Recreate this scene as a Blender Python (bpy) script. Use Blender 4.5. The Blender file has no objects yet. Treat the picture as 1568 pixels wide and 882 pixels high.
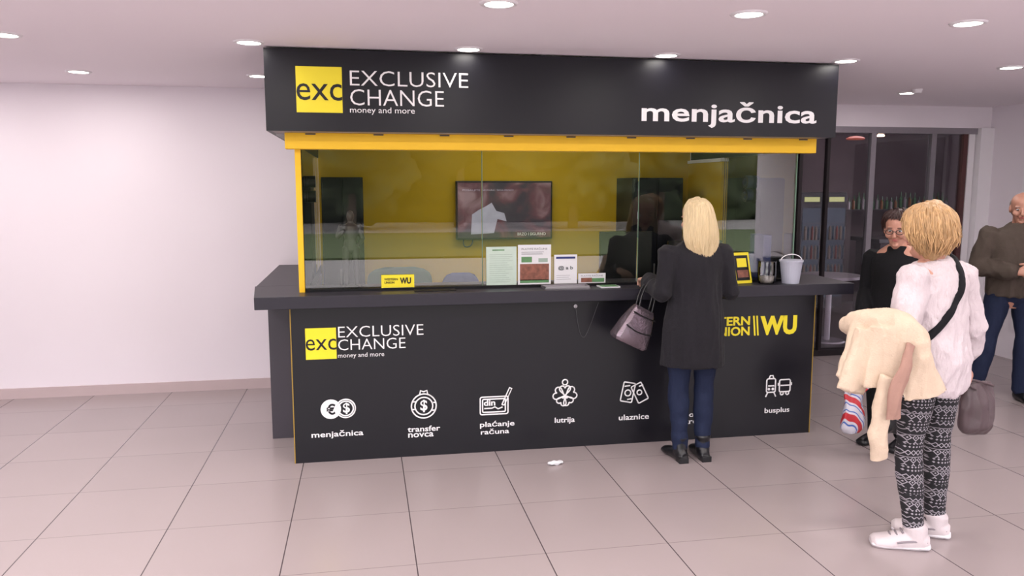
import bpy, bmesh, math, random
from mathutils import Vector as V, Matrix, noise
from mathutils.bvhtree import BVHTree
random.seed(4)
D=bpy.data; C=bpy.context; S=C.scene
S.view_settings.view_transform='Standard'
S.view_settings.look='None'
S.view_settings.exposure=0.75
col0=S.collection

# ------------------------------------------------------------------ materials
def mat(name,col,rough=.6,metal=0,var=.05,scale=6,bump=0,bscale=80,emit=0,ecol=None,spec=.5,sheen=0,stretch=(1,1,1)):
    m=D.materials.new(name); m.use_nodes=True; nt=m.node_tree; N=nt.nodes; L=nt.links
    b=N['Principled BSDF']; b.inputs['Roughness'].default_value=rough; b.inputs['Metallic'].default_value=metal
    b.inputs['Specular IOR Level'].default_value=spec
    if sheen: b.inputs['Sheen Weight'].default_value=sheen
    tc=N.new('ShaderNodeTexCoord'); mp=N.new('ShaderNodeMapping'); mp.inputs['Scale'].default_value=stretch
    L.new(tc.outputs['Object'],mp.inputs['Vector'])
    nz=N.new('ShaderNodeTexNoise'); nz.inputs['Scale'].default_value=scale; nz.inputs['Detail'].default_value=4
    L.new(mp.outputs[0],nz.inputs['Vector'])
    mx=N.new('ShaderNodeMix'); mx.data_type='RGBA'
    mx.inputs['A'].default_value=tuple(max(0,c*(1-var)) for c in col)+(1,)
    mx.inputs['B'].default_value=tuple(c*(1+var) for c in col)+(1,)
    L.new(nz.outputs['Fac'],mx.inputs['Factor']); L.new(mx.outputs['Result'],b.inputs['Base Color'])
    if bump:
        n2=N.new('ShaderNodeTexNoise'); n2.inputs['Scale'].default_value=bscale; n2.inputs['Detail'].default_value=3
        L.new(mp.outputs[0],n2.inputs['Vector'])
        bp=N.new('ShaderNodeBump'); bp.inputs['Strength'].default_value=bump; bp.inputs['Distance'].default_value=.01
        L.new(n2.outputs['Fac'],bp.inputs['Height']); L.new(bp.outputs[0],b.inputs['Normal'])
    if emit:
        b.inputs['Emission Color'].default_value=tuple(ecol or col)+(1,); b.inputs['Emission Strength'].default_value=emit
    return m
def glass(name,tint,refl=.04,rough=0.0):
    m=D.materials.new(name); m.use_nodes=True; nt=m.node_tree; N=nt.nodes; L=nt.links
    for n in list(N): N.remove(n)
    o=N.new('ShaderNodeOutputMaterial'); t=N.new('ShaderNodeBsdfTransparent'); t.inputs[0].default_value=tint+(1,)
    g=N.new('ShaderNodeBsdfGlossy'); g.inputs['Roughness'].default_value=rough; g.inputs['Color'].default_value=(1,1,1,1)
    f=N.new('ShaderNodeFresnel'); f.inputs['IOR'].default_value=1.5
    a=N.new('ShaderNodeMath'); a.operation='ADD'; a.inputs[1].default_value=refl; a.use_clamp=True
    mx=N.new('ShaderNodeMixShader'); L.new(f.outputs[0],a.inputs[0]); L.new(a.outputs[0],mx.inputs[0])
    L.new(t.outputs[0],mx.inputs[1]); L.new(g.outputs[0],mx.inputs[2]); L.new(mx.outputs[0],o.inputs[0])
    return m

M_wall=mat('wall_paint',(.77,.71,.77),.75,var=.012,scale=1.5,bump=.03,bscale=140)
M_ceil=mat('ceiling_paint',(.85,.785,.835),.8,var=.012,scale=1)
M_white=mat('white_trim',(.78,.75,.79),.5,var=.02)
M_base=mat('baseboard_tile',(.50,.40,.41),.35,var=.05)
M_black=mat('satin_black_laminate',(.0068,.0064,.0100),.32,var=.15,scale=3,spec=.33)
M_slab=mat('counter_laminate',(.020,.018,.027),.40,var=.12,scale=30,spec=.35)
M_pier=mat('grey_laminate',(.044,.037,.051),.4,var=.08)
M_sign=mat('sign_board_black',(.0070,.0066,.0115),.38,var=.12,scale=2,spec=.3)
M_yel=mat('yellow_vinyl',(.80,.48,.02),.45,var=.04,spec=.3)
M_yelw=mat('yellow_wall_paint',(.50,.315,.008),.6,var=.06,scale=1.5,spec=.2)
M_lime=mat('logo_yellow',(.78,.66,.03),.4,var=.03,spec=.3)
M_wht=mat('white_vinyl',(.78,.77,.79),.4,var=.02)
M_dark=mat('dark_cabinet',(.004,.0045,.010),.45,var=.1,spec=.2)
M_metal=mat('brushed_aluminium',(.35,.33,.36),.35,metal=.8,var=.08,scale=30)
M_grey=mat('soffit_grey',(.30,.27,.30),.6)
M_blackpl=mat('black_plastic',(.006,.006,.008),.35,spec=.35)
M_paper=mat('paper_white',(.64,.64,.67),.6,var=.03)
M_paperg=mat('paper_mint',(.46,.56,.49),.6,var=.08,scale=30)
M_glass=glass('clear_glass',(.93,.95,.915),-.002)
M_glass2=glass('shopfront_glass',(.85,.83,.87),-.02)
M_lamp=mat('lamp_glow',(1,.97,.9),.5,emit=8,ecol=(1,.95,.86))
M_green=mat('green_fabric',(.010,.07,.022),.7,bump=.2)
M_blue=mat('blue_fabric',(.008,.018,.13),.6,bump=.2)
M_skin=mat('skin',(.56,.32,.24),.5,var=.06,scale=20)
M_skin2=mat('skin_tanned',(.44,.215,.155),.5,var=.08,scale=20)
M_lip=mat('lips',(.38,.11,.10),.4)
M_eye=mat('eye_white',(.6,.6,.6),.2); M_iris=mat('iris_dark',(.03,.02,.015),.2)
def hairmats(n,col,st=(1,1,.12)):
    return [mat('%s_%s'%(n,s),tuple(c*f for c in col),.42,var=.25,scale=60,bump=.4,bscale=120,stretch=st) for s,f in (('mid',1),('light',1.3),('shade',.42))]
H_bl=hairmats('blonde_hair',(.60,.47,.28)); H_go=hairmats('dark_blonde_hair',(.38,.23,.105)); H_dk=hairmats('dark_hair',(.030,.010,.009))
M_gh=mat('grey_hair',(.20,.16,.15),.6,var=.3,scale=60,bump=.5)
M_coat=mat('charcoal_wool',(.013,.012,.016),.9,var=.25,scale=90,bump=.35,bscale=220,sheen=.05,spec=.25)
M_jean=mat('dark_blue_denim',(.011,.017,.045),.8,var=.2,scale=70,bump=.2,bscale=200,spec=.25)
M_boot=mat('black_leather',(.006,.006,.008),.3,bump=.1)
M_strap=mat('black_webbing',(.006,.006,.008),.8,bump=.1,spec=.2)
M_sweat=mat('cream_knit',(.55,.475,.50),.9,var=.09,scale=60,bump=.8,bscale=90,stretch=(1,1,.35))
M_fleece=mat('cream_fleece',(.56,.44,.335),.95,var=.08,scale=25,bump=.35,bscale=150)
M_suede=mat('tan_suede',(.33,.19,.15),.85,var=.12,bump=.3)
M_shoe=mat('white_sneaker',(.52,.455,.47),.5,var=.08,bump=.1)
M_sole=mat('sneaker_sole',(.60,.57,.60),.5)
M_shoeg=mat('sneaker_grey_accent',(.20,.17,.19),.5)
M_silver=mat('silver_leather',(.20,.16,.19),.24,metal=.75,var=.45,scale=12,bump=.5,bscale=25)
M_brownbag=mat('taupe_leather',(.075,.05,.055),.5,var=.2,bump=.3,bscale=30)
M_olive=mat('olive_jacket',(.070,.053,.044),.85,var=.15,scale=30,bump=.3,spec=.25)
M_bclo=mat('black_cardigan',(.005,.005,.0065),.9,bump=.3,spec=.25)

def nodes_math(nt):
    N=nt.nodes; L=nt.links
    def mth(op,a,b_=None,c=None):
        n=N.new('ShaderNodeMath'); n.operation=op
        for i,x in enumerate([a,b_,c]):
            if x is None: continue
            if isinstance(x,(int,float)): n.inputs[i].default_value=x
            else: L.new(x,n.inputs[i])
        return n.outputs[0]
    return mth
def floor_mat():
    m=D.materials.new('floor_tiles'); m.use_nodes=True; nt=m.node_tree; N=nt.nodes; L=nt.links; mth=nodes_math(nt)
    b=N['Principled BSDF']; tc=N.new('ShaderNodeTexCoord'); sp=N.new('ShaderNodeSeparateXYZ'); L.new(tc.outputs['Object'],sp.inputs[0])
    def line(o,off,wd):
        a=mth('ADD',o,off); d=mth('DIVIDE',a,.6); fr=mth('FRACT',d); q=mth('SUBTRACT',fr,.5); ab=mth('ABSOLUTE',q)
        return mth('GREATER_THAN',ab,.5-wd), mth('FLOOR',d)
    gx,fx=line(sp.outputs[0],20*.6-.2,.0048); gy,fy=line(sp.outputs[1],20*.6-.45,.004)
    g=mth('MAXIMUM',gx,mth('MULTIPLY',gy,.45))
    cb=N.new('ShaderNodeCombineXYZ'); L.new(fx,cb.inputs[0]); L.new(fy,cb.inputs[1])
    wn=N.new('ShaderNodeTexWhiteNoise'); L.new(cb.outputs[0],wn.inputs['Vector'])
    nz=N.new('ShaderNodeTexNoise'); nz.inputs['Scale'].default_value=1.3; nz.inputs['Detail'].default_value=2; L.new(tc.outputs['Object'],nz.inputs['Vector'])
    k=mth('MULTIPLY',wn.outputs['Value'],.4); k2=mth('MULTIPLY_ADD',nz.outputs['Fac'],.6,k)
    mx=N.new('ShaderNodeMix'); mx.data_type='RGBA'; mx.inputs['A'].default_value=(.305,.255,.258,1); mx.inputs['B'].default_value=(.35,.293,.296,1); L.new(k2,mx.inputs['Factor'])
    m2=N.new('ShaderNodeMix'); m2.data_type='RGBA'; L.new(mx.outputs['Result'],m2.inputs['A']); m2.inputs['B'].default_value=(.075,.058,.064,1); L.new(g,m2.inputs['Factor'])
    L.new(m2.outputs['Result'],b.inputs['Base Color']); b.inputs['Roughness'].default_value=.25
    return m
M_floor=floor_mat()

def legging_mat():
    m=D.materials.new('patterned_leggings'); m.use_nodes=True; nt=m.node_tree; N=nt.nodes; L=nt.links; mth=nodes_math(nt)
    b=N['Principled BSDF']; b.inputs['Roughness'].default_value=.85
    tc=N.new('ShaderNodeTexCoord'); sp=N.new('ShaderNodeSeparateXYZ'); L.new(tc.outputs['Object'],sp.inputs[0])
    z=sp.outputs[2]; u=mth('MULTIPLY_ADD',sp.outputs[1],-.4,sp.outputs[0])
    def tri(x,k,off=0): return mth('ABSOLUTE',mth('SUBTRACT',mth('FRACT',mth('MULTIPLY_ADD',x,k,10+off)),.5))
    d=mth('ADD',tri(u,30),tri(z,28)); dia=mth('LESS_THAN',mth('ABSOLUTE',mth('SUBTRACT',d,.42)),.08)
    A=mth('MAXIMUM',dia,mth('LESS_THAN',d,.13))
    zz=mth('LESS_THAN',mth('ABSOLUTE',mth('SUBTRACT',tri(z,26,.0),mth('MULTIPLY',tri(u,42),.6))),.065)
    dots=mth('LESS_THAN',mth('ADD',tri(u,62),tri(z,62)),.32)
    fr=mth('FRACT',mth('MULTIPLY_ADD',z,9.33,.1))
    sel=mth('LESS_THAN',fr,.36); sel2=mth('GREATER_THAN',fr,.74)
    P=mth('MAXIMUM',mth('MULTIPLY',sel,A),mth('MULTIPLY',sel2,dots))
    sel3=mth('MULTIPLY',mth('GREATER_THAN',fr,.42),mth('LESS_THAN',fr,.70))
    P=mth('MAXIMUM',P,mth('MULTIPLY',sel3,zz))
    rule=mth('LESS_THAN',mth('ABSOLUTE',mth('SUBTRACT',fr,.39)),.012); P=mth('MAXIMUM',P,rule)
    mx=N.new('ShaderNodeMix'); mx.data_type='RGBA'; mx.inputs['A'].default_value=(.008,.007,.010,1); mx.inputs['B'].default_value=(.31,.285,.32,1)
    L.new(P,mx.inputs['Factor']); L.new(mx.outputs['Result'],b.inputs['Base Color'])
    return m
M_legg=legging_mat()

def plaid_mat():
    m=D.materials.new('striped_bag_plastic'); m.use_nodes=True; nt=m.node_tree; N=nt.nodes; L=nt.links
    b=N['Principled BSDF']; b.inputs['Roughness'].default_value=.4
    tc=N.new('ShaderNodeTexCoord'); w=N.new('ShaderNodeTexWave'); w.inputs['Scale'].default_value=4.5; w.bands_direction='DIAGONAL'; w.inputs['Distortion'].default_value=1.5
    L.new(tc.outputs['Object'],w.inputs['Vector'])
    r=N.new('ShaderNodeValToRGB'); r.color_ramp.interpolation='CONSTANT'
    e=r.color_ramp.elements; e[0].position=0; e[0].color=(.42,.02,.03,1); e[1].position=.25; e[1].color=(.48,.46,.52,1)
    q=e.new(.6); q.color=(.04,.10,.34,1); q=e.new(.8); q.color=(.48,.46,.52,1)
    L.new(w.outputs['Color'],r.inputs[0]); L.new(r.outputs[0],b.inputs['Base Color']); return m
M_plaid=plaid_mat()

# ------------------------------------------------------------------ helpers
def root(name,loc=(0,0,0),rz=0):
    e=D.objects.new(name,None); e.empty_display_size=.2; e.location=loc; e.rotation_euler=(0,0,rz); col0.objects.link(e); return e
def link(ob,parent=None,world=False):
    col0.objects.link(ob)
    if parent:
        ob.parent=parent
        if world: ob.matrix_parent_inverse=parent.matrix_basis.inverted()
    return ob
def finish(bm,name,mats,parent=None,world=False,smooth=False,bevel=0,seg=2):
    bmesh.ops.recalc_face_normals(bm,faces=bm.faces)
    me=D.meshes.new(name); bm.to_mesh(me); bm.free()
    if not isinstance(mats,(list,tuple)): mats=[mats]
    for m in mats: me.materials.append(m)
    if smooth:
        for p in me.polygons: p.use_smooth=True
    ob=D.objects.new(name,me); link(ob,parent,world)
    if bevel:
        b=ob.modifiers.new('bev','BEVEL'); b.width=bevel; b.segments=seg; b.limit_method='ANGLE'
    return ob
def bbox(bm,lo,hi,mi=0,M=None):
    vs=[bm.verts.new(V((lo[0] if i&1==0 else hi[0], lo[1] if i&2==0 else hi[1], lo[2] if i&4==0 else hi[2]))) for i in range(8)]
    if M:
        for v in vs: v.co=M@v.co
    for f in [(0,1,3,2),(4,6,7,5),(0,4,5,1),(2,3,7,6),(0,2,6,4),(1,5,7,3)]:
        fc=bm.faces.new([vs[i] for i in f]); fc.material_index=mi
def box(name,lo,hi,m,parent=None,world=True,bevel=0):
    bm=bmesh.new(); bbox(bm,lo,hi); return finish(bm,name,m,parent,world,bevel=bevel)
def boxes(name,L,mats,parent=None,world=True,bevel=0):
    bm=bmesh.new()
    for it in L: bbox(bm,it[0],it[1],it[2] if len(it)>2 else 0)
    return finish(bm,name,mats,parent,world,bevel=bevel)
def cyl(bm,p,r1,r2,h,n=24,mi=0,M=None):
    b=len(bm.faces)
    bmesh.ops.create_cone(bm,cap_ends=True,segments=n,radius1=r1,radius2=r2,depth=h,matrix=(M or Matrix())@Matrix.Translation(V(p)+V((0,0,h/2))))
    bm.faces.ensure_lookup_table()
    for f in bm.faces[b:]: f.material_index=mi
def sph(bm,c,r,M=None,R=None,u=18,v=12,mi=0):
    if isinstance(r,(int,float)): r=(r,r,r)
    mm=Matrix.Translation(V(c))
    if R: mm=mm@R
    mm=mm@Matrix.Diagonal(V((*r,1)))
    b=len(bm.faces)
    bmesh.ops.create_uvsphere(bm,u_segments=u,v_segments=v,radius=1,matrix=(M@mm) if M else mm)
    bm.faces.ensure_lookup_table()
    for f in bm.faces[b:]: f.material_index=mi
def crom(P,k):
    out=[];n=len(P)
    for i in range(n-1):
        p0=P[max(i-1,0)];p1=P[i];p2=P[i+1];p3=P[min(i+2,n-1)]
        for j in range(k):
            t=j/k
            out.append([.5*((2*b)+(-a+c)*t+(2*a-5*b+4*c-d)*t*t+(-a+3*b-3*c+d)*t**3) for a,b,c,d in zip(p0,p1,p2,p3)])
    out.append(list(P[-1])); return out
def tube(bm,P,side=(1,0,0),n=20,k=4,M=None,rnd=True,mi=0):
    P=[list(p) if len(p)==5 else list(p)+[p[3]] for p in P]
    Q=crom(P,k) if k>1 else P
    side=V(side); rings=[]
    def ring(c,ra,rb,u,w): return [bm.verts.new((M@p) if M else p) for p in [c+u*ra*math.cos(a)+w*rb*math.sin(a) for a in [2*math.pi*i/n for i in range(n)]]]
    frames=[]
    for i,q in enumerate(Q):
        a=V(Q[max(i-1,0)][:3]);b=V(Q[min(i+1,len(Q)-1)][:3]); t=(b-a).normalized()
        u=(side-t*side.dot(t)); 
        if u.length<.15: u=V((0,1,0))-t*t.y
        u.normalize(); w=t.cross(u); frames.append((V(q[:3]),max(q[3],.001),max(q[4],.001),u,w,t))
    if rnd:
        c,ra,rb,u,w,t=frames[0]; m=min(ra,rb); rings.append(ring(c-t*m*.55,ra*.62,rb*.62,u,w))
    for c,ra,rb,u,w,t in frames: rings.append(ring(c,ra,rb,u,w))
    if rnd:
        c,ra,rb,u,w,t=frames[-1]; m=min(ra,rb); rings.append(ring(c+t*m*.55,ra*.62,rb*.62,u,w))
    for A,B in zip(rings,rings[1:]):
        for i in range(n):
            bm.faces.new([A[i],A[(i+1)%n],B[(i+1)%n],B[i]]).material_index=mi
    bm.faces.new(list(reversed(rings[0]))).material_index=mi; bm.faces.new(rings[-1]).material_index=mi
def remesh(bm,name,m,parent=None,world=False,vox=.006,smooth=3,disp=None):
    bmesh.ops.recalc_face_normals(bm,faces=bm.faces)
    me=D.meshes.new('tmp'); bm.to_mesh(me); bm.free()
    o=D.objects.new('tmp',me); col0.objects.link(o)
    r=o.modifiers.new('r','REMESH'); r.mode='VOXEL'; r.voxel_size=vox; r.use_smooth_shade=True
    if smooth:
        s=o.modifiers.new('s','SMOOTH'); s.factor=.5; s.iterations=smooth
    dg=C.evaluated_depsgraph_get(); me2=D.meshes.new_from_object(o.evaluated_get(dg)); D.objects.remove(o); D.meshes.remove(me)
    if disp:
        me2.update()
        ns=[v.normal.copy() for v in me2.vertices]
        for v,nn in zip(me2.vertices,ns): v.co+=nn*disp(v.co)
    me2.materials.clear(); me2.materials.append(m); me2.name=name
    for p in me2.polygons: p.use_smooth=True; p.material_index=0
    ob=D.objects.new(name,me2); link(ob,parent,world); return ob
def folds(amp,fx=9,fz=4,amp2=0,f2=40,ampr=0,fr=24,frz=3.5):
    def f(c):
        r=amp*noise.noise(V((c.x*fx,c.y*fx,c.z*fz)))
        if amp2: r+=amp2*noise.noise(V((c.x*f2,c.y*f2,c.z*f2)))
        if ampr: r+=ampr*(.5-abs(noise.noise(V((c.x*fr+3,c.y*fr,c.z*frz))))*2)
        return r
    return f
def curve(name,splines,r,m,parent=None,world=False,closed=False,typ='POLY'):
    cu=D.curves.new(name,'CURVE'); cu.dimensions='3D'; cu.bevel_depth=r; cu.bevel_resolution=2
    ms=m if isinstance(m,(list,tuple)) else [m]
    for i,pts in enumerate(splines):
        s=cu.splines.new(typ); s.points.add(len(pts)-1); s.material_index=i%len(ms)
        for q,p in zip(s.points,pts): q.co=(p[0],p[1],p[2],1); q.radius=p[3] if len(p)>3 else 1
        if typ=='NURBS': s.order_u=4; s.use_endpoint_u=True
    for mm in ms: cu.materials.append(mm)
    ob=D.objects.new(name,cu); link(ob,parent,world); return ob
def lerp(a,b,t): return V(a)*(1-t)+V(b)*t
def text(name,s,xc,zc,w,h,Y,m,parent,bold=0,world=True,depth=.0012):
    cu=D.curves.new(name,'FONT'); cu.body=s; cu.size=1; cu.extrude=.0; cu.offset=bold; cu.resolution_u=3
    o=D.objects.new(name,cu); col0.objects.link(o)
    me=D.meshes.new_from_object(o.evaluated_get(C.evaluated_depsgraph_get())); D.objects.remove(o)
    xs=[v.co.x for v in me.vertices]; ys=[v.co.y for v in me.vertices]
    x0,x1,y0,y1=min(xs),max(xs),min(ys),max(ys)
    for v in me.vertices:
        X=(v.co.x-(x0+x1)/2)/(x1-x0)*w; Z=(v.co.y-(y0+y1)/2)/(y1-y0)*h
        v.co=V((xc+X,Y-depth,zc+Z))
    me.materials.clear(); me.materials.append(m); ob=D.objects.new(name,me); link(ob,parent,world); return ob

# ------------------------------------------------------------------ room
CZ=2.49
box('floor',(-7,-2.0,-.1),(9,11,0),M_floor)
box('ceiling',(-7,-2.0,CZ),(9,7.35,CZ+.1),M_ceil)
box('wall_back',(-7,6.9,0),(3.25,7.1,CZ),M_wall)
box('wall_left',(-7.2,-2,0),(-7,7.1,CZ),M_wall)
box('wall_back_return',(3.15,7.1,0),(3.25,7.3,CZ),M_wall)
box('wall_back_header',(3.25,7.2,2.28),(6.27,7.35,CZ),M_wall)
box('wall_right',(6.27,-2,0),(6.45,7.35,CZ),M_wall)
box('baseboard_back',(-7,6.885,0),(-.6,6.9,.085),M_base)
box('baseboard_left',(-7,-2,0),(-6.985,6.9,.085),M_base)
box('trim_right_jamb',(6.12,7.15,0),(6.27,7.25,2.28),M_white)
dw=root('wall_display_panel',(6.26,6.1,1.2))
M_disp=mat('display_panel',(.26,.245,.29),.15,var=.6,scale=2.5)
boxes('frame',[((6.24,5.0,.3),(6.268,6.72,2.28))],M_white,dw)
box('panel',(6.232,5.05,.35),(6.241,6.67,2.23),M_disp,dw)

def downlight(x,y,E):
    e=root('recessed_downlight',(x,y,CZ))
    bm=bmesh.new(); n=28
    prof=[(.060,-.001),(.064,-.008),(.080,-.008),(.086,0)]
    R=[[bm.verts.new((r*math.cos(2*math.pi*i/n),r*math.sin(2*math.pi*i/n),z)) for i in range(n)] for r,z in prof]
    for A,B in zip(R,R[1:]):
        for i in range(n): bm.faces.new([A[i],A[(i+1)%n],B[(i+1)%n],B[i]])
    finish(bm,'trim_ring',M_white,e,smooth=True)
    bm=bmesh.new(); cyl(bm,(0,0,-.006),.070,.070,.004,28); finish(bm,'lamp_face',M_lamp,e)
    l=D.lights.new('lamp','AREA'); l.shape='DISK'; l.size=.12; l.energy=E; l.color=(1,.945,.895); o=D.objects.new('lamp',l); o.location=(0,0,-.014); link(o,e)
for x,y,E in [(-1.83,4.73,8),(-.6,4.73,.5),(.62,4.73,.4),(1.83,4.73,.4),(3.03,4.73,.4),(4.28,4.78,7),
            (-1.83,3.55,9),(-.6,3.55,6),(.6,3.55,5),(1.77,3.55,5),(2.92,3.55,5),(4.2,3.55,8),
            (-1.92,6.13,4.5),(-.72,6.13,1.5),(4.58,6.22,5),(-3.1,4.74,9),(-3.1,6.13,4.5),(-3.1,3.55,9),
            (-1.83,2.3,8),(-.6,2.3,7),(.6,2.3,7),(1.8,2.3,6),(3.0,2.3,6),(4.2,2.3,7),(-3.1,2.3,8),(-1.83,1.0,8),(.6,1.0,8),(3.0,1.0,8)]:
    downlight(x,y,E)
sd=root('smoke_detector',(4.5,6.0,CZ)); bm=bmesh.new(); cyl(bm,(0,0,-.03),.035,.045,.03); finish(bm,'body',M_white,sd)

# ------------------------------------------------------------------ shopfront (cafe) at the back right
sf=root('cafe_shopfront',(4.7,7.25,0))
M_dframe=mat('dark_frame',(.02,.015,.018),.5,spec=.25)
M_redframe=mat('brown_red_frame',(.085,.03,.03),.45)
fr=[((3.25,7.2,2.22),(6.12,7.3,2.28),0)]
for x,w,mi in [(3.3,.05,0),(4.2,.035,1),(4.49,.03,1),(4.97,.055,0),(5.64,.055,0),(6.0,.05,2),(6.07,.07,3)]:
    fr.append(((x-w/2,7.21,0),(x+w/2,7.26,2.22),mi))
fr.append(((3.25,7.2,0),(6.12,7.3,.06),1))
boxes('frames',fr,[M_metal,M_dframe,M_redframe,M_white],sf)
box('window_1',(3.28,7.235,.06),(4.95,7.242,2.22),M_glass2,sf)
box('window_2',(5.0,7.235,.06),(6.0,7.242,2.22),M_glass2,sf)
M_cw=mat('cafe_wall',(.055,.040,.044),.8,var=.5,scale=2,spec=.15)
M_cf=mat('cafe_floor',(.07,.055,.055),.3,var=.2)
box('wall_cafe_back',(3.0,10.6,0),(9,10.7,2.6),M_cw)
box('wall_cafe_left',(3.0,7.35,0),(3.1,10.6,2.6),M_cw)
box('wall_cafe_right',(8.9,7.35,0),(9,10.6,2.6),M_cw)
box('ceiling_cafe',(3.0,7.35,2.6),(9,10.7,2.7),mat('cafe_ceiling',(.05,.035,.04),.8))
box('floor_cafe',(3.1,7.35,0),(8.9,10.6,.006),M_cf)
M_fr=mat('fridge_body',(.008,.010,.013),.6,spec=.1); M_fi=mat('fridge_interior',(.008,.014,.022),.6,var=.9,scale=22,emit=.05,ecol=(.25,.4,.55),spec=.1); M_fh=mat('fridge_sign',(.12,.12,.07),.6,emit=.35,ecol=(.75,.8,.30),spec=.1)
for x in (5.55,5.9):
    f=root('drinks_fridge',(x+.14,9.75,0))
    boxes('body',[((x,9.5,.1),(x+.31,10.0,1.62))],M_fr,f,bevel=.01)
    box('door_glass',(x+.03,9.49,.25),(x+.28,9.5,1.42),M_fi,f); box('header_sign',(x+.05,9.488,1.50),(x+.26,9.5,1.56),M_fh,f)
    boxes('shelves',[((x+.03,9.47,z),(x+.28,9.489,z+.006)) for z in (.5,.75,1.0,1.22)],M_dframe,f)
    bm=bmesh.new()
    for z in (.51,.76,1.01):
        for i in range(5): cyl(bm,(x+.055+i*.05,9.455,z),.018,.018,.14,8,i%3); cyl(bm,(x+.055+i*.05,9.455,z+.14),.018,.007,.04,8,i%3)
    finish(bm,'bottles',[mat('fridge_bottle_a',(.10,.08,.06),.3,spec=.2),mat('fridge_bottle_b',(.02,.06,.09),.3,spec=.2),mat('fridge_bottle_c',(.12,.02,.015),.3,spec=.2)],f,True)
bar=root('bar_counter',(7.2,9.2,0))
boxes('body',[((6.3,8.9,0),(8.6,9.4,1.0),0),((6.25,8.85,1.0),(8.65,9.45,1.05),1)],[M_cw,M_dframe],bar,bevel=.005)
sh=root('bottle_shelf',(7.2,10.3,1.4))
boxes('boards',[((6.5,10.35,z),(8.5,10.58,z+.02)) for z in (1.35,)],M_dframe,sh)
bm=bmesh.new()
for z in (1.37,):
    for i in range(26):
        x=6.55+i*.075; h=random.uniform(.15,.24); cyl(bm,(x,10.43,z),.025,.025,h*.65,10,i%3); cyl(bm,(x,10.43,z+h*.65),.025,.009,h*.15,10,i%3); cyl(bm,(x,10.43,z+h*.8),.009,.009,h*.25,8,i%3)
finish(bm,'bottles',[mat('bottle_green',(.03,.09,.04),.15),mat('bottle_clear',(.22,.2,.22),.1),mat('bottle_amber',(.16,.06,.02),.15)],sh,True)
M_red=mat('red_lamp_glow',(.12,.015,.01),.5,emit=.14,ecol=(1,.2,.1))
M_warm=mat('warm_lamp_glow',(.9,.5,.2),.5,emit=2,ecol=(1,.8,.6))
for i,(x,y,z,mm) in enumerate([(5.25,9.0,2.3,M_red),(5.6,9.3,2.32,M_warm),(5.95,9.0,2.28,M_red),(6.5,9.3,2.34,M_warm)]):
    p=root('pendant_lamp',(x,y,z)); r=.4 if mm is M_warm else .9; bm=bmesh.new(); tube(bm,[(0,0,-.015,.11*r,.11*r),(0,0,.0,.12*r),(0,0,.02,.08*r),(0,0,.03,.02)],n=24,rnd=False); finish(bm,'shade',mm,p,smooth=True)
    bm=bmesh.new(); cyl(bm,(0,0,.03),.004,.004,2.6-z-.03,6); finish(bm,'cord',M_blackpl,p)
pl=D.lights.new('cafe_light','AREA'); pl.shape='RECTANGLE'; pl.size=2; pl.size_y=.6; pl.energy=16; pl.color=(1,.88,.82); po=D.objects.new('cafe_ceiling_light',pl); po.location=(6.3,9.0,2.58); col0.objects.link(po)
def cafe_table(x,y):
    t=root('cafe_table',(x,y,0)); bm=bmesh.new(); cyl(bm,(0,0,.71),.33,.33,.03,32,0); cyl(bm,(0,0,.02),.03,.03,.7,12,1); cyl(bm,(0,0,.0),.2,.18,.02,24,1); finish(bm,'table_body',[M_white,M_metal],t)
def cafe_chair(x,y,rz):
    t=root('cafe_chair',(x,y,0),rz); bm=bmesh.new()
    bbox(bm,(-.2,-.2,.43),(.2,.2,.46),0)
    for sx in(-.18,.18):
        for sy in(-.18,.18): bbox(bm,(sx-.015,sy-.015,0),(sx+.015,sy+.015,.43 if sy>0 else .85),1)
    bbox(bm,(-.19,-.195,.62),(.19,-.17,.83),0); finish(bm,'chair_body',[M_cw,M_metal],t,bevel=.006)
cafe_table(5.0,7.9); cafe_chair(4.45,8.2,math.radians(-80)); cafe_table(6.9,8.1); cafe_chair(6.3,8.2,-1.4)

# ------------------------------------------------------------------ kiosk
K=root('currency_exchange_kiosk',(1.28,4.9,0))
PX0,PX1,PY=-.447,3.011,4.918
box('front_panel',(PX0,PY,.0),(PX1,PY+.03,.975),M_black,K)
boxes('edge_trims',[((PX0-.006,PY-.002,0),(PX0,PY+.03,.975)),((PX1,PY-.002,0),(PX1+.006,PY+.03,.975))],mat('edge_band_yellow',(.30,.19,.02),.5),K)
boxes('side_panels',[((PX0,PY+.03,0),(PX0+.03,6.85,.975)),((PX1-.03,PY+.03,0),(PX1,6.85,.975))],M_black,K)
box('side_pier',(-.64,5.45,0),(-.448,6.88,.975),M_pier,K)
bm=bmesh.new(); poly=[(-.645,4.84),(3.25,4.84),(3.27,5.40),(-.71,5.40)]
a=[bm.verts.new((x,y,.975)) for x,y in poly]; b=[bm.verts.new((x,y,1.05)) for x,y in poly]
bm.faces.new(a[::-1]); bm.faces.new(b)
for i in range(4): bm.faces.new([a[i],a[(i+1)%4],b[(i+1)%4],b[i]])
finish(bm,'counter_top',M_slab,K,True,bevel=.003)
boxes('side_ledges',[((-.70,5.40,.975),(-.36,6.85,1.05)),((2.9,5.40,.975),(3.02,6.85,1.05))],M_slab,K)
box('inner_desk',(-.34,5.40,.72),(2.88,5.95,.75),M_pier,K)
gz0,gz1=1.052,1.93
for i,(x0,x1) in enumerate([(-.36,.738),(.746,1.778),(1.786,2.9)]):
    box('glass_front_%d'%(i+1),(x0,5.04,gz0),(x1,5.048,gz1),M_glass,K)
M_gedge=mat('glass_edge_green',(.11,.20,.14),.2)
boxes('glass_edges',[((x-.003,5.038,gz0),(x+.001,5.05,gz1)) for x in (.742,1.782)]+[((2.9,5.036,gz0),(2.906,5.05,gz1))],M_gedge,K)
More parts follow.
